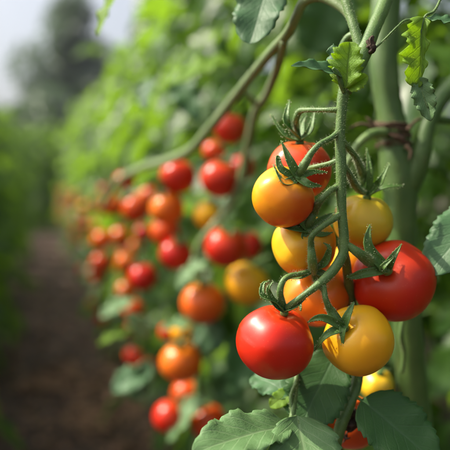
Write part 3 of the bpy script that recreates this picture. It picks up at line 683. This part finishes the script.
for (b, t_, wd, mt, nr, sd_) in [((212, 255, .92), (178, 290, .90), 22, 'leaf_front', up*.8+TOW*.5-right*.4, 1), ((206, 325, .93), (160, 330, .9), 24, 'leaf_front', up*.9+TOW*.4-right*.3, 2),
        ((197, 322, .96), (222, 350, .94), 34, 'leaf_blue', TOW+up*.2, 3), ((150, 372, 1.0), (112, 392, .98), 30, 'leaf_blue', TOW*.7+up*.6-right*.3, 4), ((150, 360, 1.0), (133, 402, 1.0), 24, 'leaf_blue', TOW*.7+up*.4, 5),
        ((205, 395, .95), (168, 443, .93), 26, 'leaf_front', TOW*.5+up*.8-right*.4, 6), ((215, 395, .96), (240, 372, .95), 34, 'leaf_dark', TOW+up*.3, 7), ((255, 330, .95), (235, 392, .9), 44, 'leaf_dark', TOW+up*.3, 8),
        ((175, 70, .95), (200, 122, .92), 30, 'leaf_blue', TOW*.5+up*.8-right*.5, 9), ((150, 78, 1.0), (146, 112, .98), 22, 'leaf_blue', TOW*.5+up*.8-right*.5, 10), ((232, 60, .95), (165, 88, .9), 30, 'leaf_young', TOW*.5+up*.7, 11),
        ((150, 340, 1.0), (128, 312, 1.0), 18, 'leaf_front', TOW*.6+up*.7-right*.3, 12), ((135, 300, 1.1), (100, 318, 1.08), 22, 'leaf_front', TOW*.6+up*.8-right*.3, 13), ((140, 330, 1.1), (98, 345, 1.05), 16, 'leaf_young', TOW*.4+up*.8-right*.3, 14)]:
    fleaf(b, t_, wd, M[mt], nr, parent=sec, nu=24, nv=6, teeth=7, seed=sd_, droop=.4, ruffle=.05)

# background tomatoes share meshes
def bg_fruit(seed, mat):
    vs, fs = tomato_geo(32, 22, seed=seed); mb = MB(); mb.add(vs, fs); return mb.mesh('fruit', mat)
def bg_calyx(seed):
    rg = random.Random(seed); mb = MB()
    for k in range(5):
        a = k*1.2566+rg.gauss(0, .15); d = V((math.cos(a), math.sin(a), 0)); r0 = rg.uniform(.55, .8); hz = rg.uniform(.0, .35)
        sepal(mb, [V((0, 0, .84)), d*r0*.5+V((0, 0, .98)), d*r0+V((0, 0, .80+hz))], .2, V((0, 0, 1)), hair=False, seed=k+seed)
    return mb.mesh('calyx', M['sepal'])
def bg_ped(seed):
    rg = random.Random(seed); mb = MB(); a = rg.random()*6.28; d = V((math.cos(a), math.sin(a), 0))
    tube(mb, [(V((0, 0, .80)), .12), (V((0, 0, 1.05)), .10), (V((0, 0, 1.3))+d*.1, .075), (V((0, 0, 1.6))+d*.4, .065)], sub=3, ns=8)
    return mb.mesh('pedicel', M['stem_far'])
BM = {}
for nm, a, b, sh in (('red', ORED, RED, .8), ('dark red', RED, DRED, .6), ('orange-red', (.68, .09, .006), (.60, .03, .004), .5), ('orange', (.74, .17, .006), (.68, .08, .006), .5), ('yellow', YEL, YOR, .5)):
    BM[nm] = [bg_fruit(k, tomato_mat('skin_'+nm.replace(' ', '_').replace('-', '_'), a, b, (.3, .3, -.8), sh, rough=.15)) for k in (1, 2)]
BCAL = [bg_calyx(1), bg_calyx(2)]; BPED = [bg_ped(1), bg_ped(2), bg_ped(3)]
def bg_tomato(c, r_, col, label, group, rg, ax=None):
    t = thing('tomato', label, 'tomato', c, group)
    ax = ax or V((rg.gauss(0, .25), rg.gauss(0, .25), 1)).normalized()
    t.rotation_mode = 'QUATERNION'; t.rotation_quaternion = V((0, 0, 1)).rotation_difference(ax) @ Quaternion((0, 0, 1), rg.random()*6.28); t.scale = (r_,)*3
    for nm, me in (('fruit', BM[col][rg.randrange(2)]), ('calyx', BCAL[rg.randrange(2)]), ('pedicel', BPED[rg.randrange(3)])):
        o = bpy.data.objects.new(nm, me); C.objects.link(o); o.parent = t
    return t
rg = random.Random(77)
MID = [
 (230, 128, 15.5, .92, 'red', 'blurred red tomato at the top of the second truss'),
 (214, 152, 11, 1.06, 'orange-red', 'small orange-red tomato tucked below left of the topmost blurred one'),
 (220, 179, 18.5, .90, 'red', 'big blurred red tomato in the middle of the second truss'),
 (242, 168, 13, 1.02, 'dark red', 'dark red tomato behind the stem of the second truss'),
 (178, 177, 17, 1.0, 'red', 'round red tomato hanging alone left of the second truss'),
 (208, 215, 14, .99, 'yellow', 'blurred yellow tomato between the big red ones of the second truss'),
 (167, 208, 16.5, 1.0, 'orange', 'blurred orange tomato under the lone round red one'),
 (165, 231, 14, 1.06, 'orange-red', 'blurred orange-red tomato touching the orange one above it'),
 (176, 254, 15.5, 1.03, 'dark red', 'dark red tomato lowest in the column under the lone red one'),
 (226, 247, 20, .88, 'red', 'large blurred red tomato just left of the sharp golden cluster'),
 (247, 246, 15, 1.0, 'dark red', 'dark red tomato half hidden behind the large blurred red one'),
 (247, 284, 21, .92, 'yellow', 'blurred yellow tomato above the bright red sharp one'),
 (203, 303, 21, .93, 'orange', 'large blurred orange tomato alone over the pale leaf'),
 (183, 332, 12, 1.02, 'yellow', 'small yellow tomato behind the pale leaf'),
 (168, 332, 9, 1.08, 'red', 'small red tomato at the left of the small yellow one'),
 (181, 362, 20, .93, 'orange', 'large blurred orange tomato below the pale leaf'),
 (187, 394, 15, 1.02, 'orange-red', 'orange-red tomato half hidden under the large orange one'),
 (170, 417, 16.5, .96, 'red', 'blurred red tomato lowest left on the second plant'),
 (208, 421, 17, .97, 'orange-red', 'orange-red tomato beside the front leaf at the bottom'),
 (143, 277, 14, 1.18, 'dark red', 'dark red tomato left of the big orange one, out of focus'),
 (133, 309, 11, 1.3, 'orange-red', 'orange-red tomato above the pale blurred leaves'),
 (126, 290, 9, 1.5, 'orange', 'small orange tomato above the orange-red one near the path'),
 (134, 356, 9.5, 1.4, 'red', 'red tomato of the low pair beside the path, the left one'),
 (147, 368, 10, 1.38, 'red', 'red tomato of the low pair beside the path, the right one'),
 (137, 384, 9.5, 1.36, 'yellow', 'small yellow tomato under the low red pair'),
 (136, 208, 14, 1.2, 'orange-red', 'hazy orange-red tomato left of the orange column'),
 (125, 181, 10, 1.5, 'red', 'pinkish red tomato highest in the hazy left part'),
 (112, 205, 10.5, 1.45, 'orange', 'hazy orange tomato beside the hazy orange-red one'),
 (126, 262, 10, 1.45, 'orange', 'hazy orange tomato above the dark red one'),
 (149, 195, 9, 1.4, 'orange-red', 'small orange-red tomato between the hazy and the orange one'),
 (102, 240, 10, 1.5, 'orange', 'hazy orange tomato in the left column beside the path'),
 (101, 262, 9.5, 1.55, 'orange-red', 'hazy orange-red tomato under the left column one'),
 (120, 236, 9, 1.6, 'orange', 'faint orange tomato right of the left column'),
]
for x, y, r_, d, col, lab in MID:
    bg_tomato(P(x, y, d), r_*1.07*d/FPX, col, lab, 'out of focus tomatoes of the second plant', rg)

# trusses hanging down the right row
ty = 1.75; k = 0
HGT = ['topmost', 'second from top', 'third from top', 'fourth from top', 'fifth from top', 'sixth from top', 'seventh from top', 'eighth from top', 'ninth from top', 'lowest']
while ty < 10.5 and k < 25:
    pl = min((p for p in plants.items() if p[0][0] == 'r'), key=lambda p: abs(p[1].location.y-ty))[1]
    x0 = .225+rg.uniform(-.04, .04); z0 = rg.uniform(.66, .80); n_ = rg.randint(6, 9); ln = rg.uniform(.26, .40)
    if k % 3 == 2: z0 = rg.uniform(.45, .6); ln *= .6; n_ = 5
    top = V((pl.location.x, pl.location.y, z0+.12)); mbt = MB()
    sc_ = pl.scale.z
    path = [top, V((x0+.1, ty, z0+.08)), V((x0, ty, z0)), V((x0-.01, ty+.01, z0-ln*.5)), V((x0, ty, z0-ln))]
    o_ = pl.location
    loc = [V(((p_.x), (p_.y), p_.z)) for p_ in path]
    tube(mbt, [(p_, .004) for p_ in loc], sub=5, ns=7, mi=1)
    for q_ in range(3):
        compound(mbt, loc[2].lerp(loc[4], rg.random())+V((.05, 0, .02)), V((-rg.uniform(.3, .8), rg.uniform(-1, 1), rg.uniform(0, .5))), rg.uniform(.06, .13), rg, size=rg.uniform(.7, 1.0), droop=1.0)
    me = mbt.mesh('truss_stem', [M['leaf_row'], M['stem_far']], V(o_)); ob = bpy.data.objects.new('truss_stem', me); C.objects.link(ob); ob.parent = pl; ob.scale = (1, 1, 1/sc_)
    for j in range(n_):
        f = j/(n_-1); sg = 1 if j % 2 else -1
        r_ = rg.uniform(.019, .026)
        c = V((x0+rg.uniform(-.035, .01), ty+sg*rg.uniform(.022, .036), z0-.01-ln*f+rg.uniform(-.01, .01)))
        col = rg.choice(['red', 'red', 'orange-red', 'orange-red', 'orange', 'orange', 'dark red', 'yellow'])
        h_ = HGT[j] if j < n_-1 else 'lowest'
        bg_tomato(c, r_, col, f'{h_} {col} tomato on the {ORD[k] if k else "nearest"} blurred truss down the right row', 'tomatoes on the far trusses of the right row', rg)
    k += 1; ty += rg.uniform(.20, .30)*(1+.12*max(0, ty-2))

# ------------------------------------------------------------------ haze
mb = MB()
x0, x1, y0, y1, z0, z1 = -152, 152, -62, 262, -1, 14
mb.add([V((x, y, z)) for z in (z0, z1) for y in (y0, y1) for x in (x0, x1)], [(0, 2, 3, 1), (4, 5, 7, 6), (0, 1, 5, 4), (2, 6, 7, 3), (0, 4, 6, 2), (1, 3, 7, 5)])
m = bpy.data.materials.new('haze'); m.use_nodes = True; n = m.node_tree.nodes; n.remove(n['Principled BSDF'])
pv = n.new('ShaderNodeVolumePrincipled'); pv.inputs['Color'].default_value = (.86, .92, 1, 1); pv.inputs['Density'].default_value = .0011; pv.inputs['Anisotropy'].default_value = .3
m.node_tree.links.new(pv.outputs[0], n['Material Output'].inputs['Volume'])
hz = mb.build('haze', m, smooth=False); hz['kind'] = 'stuff'
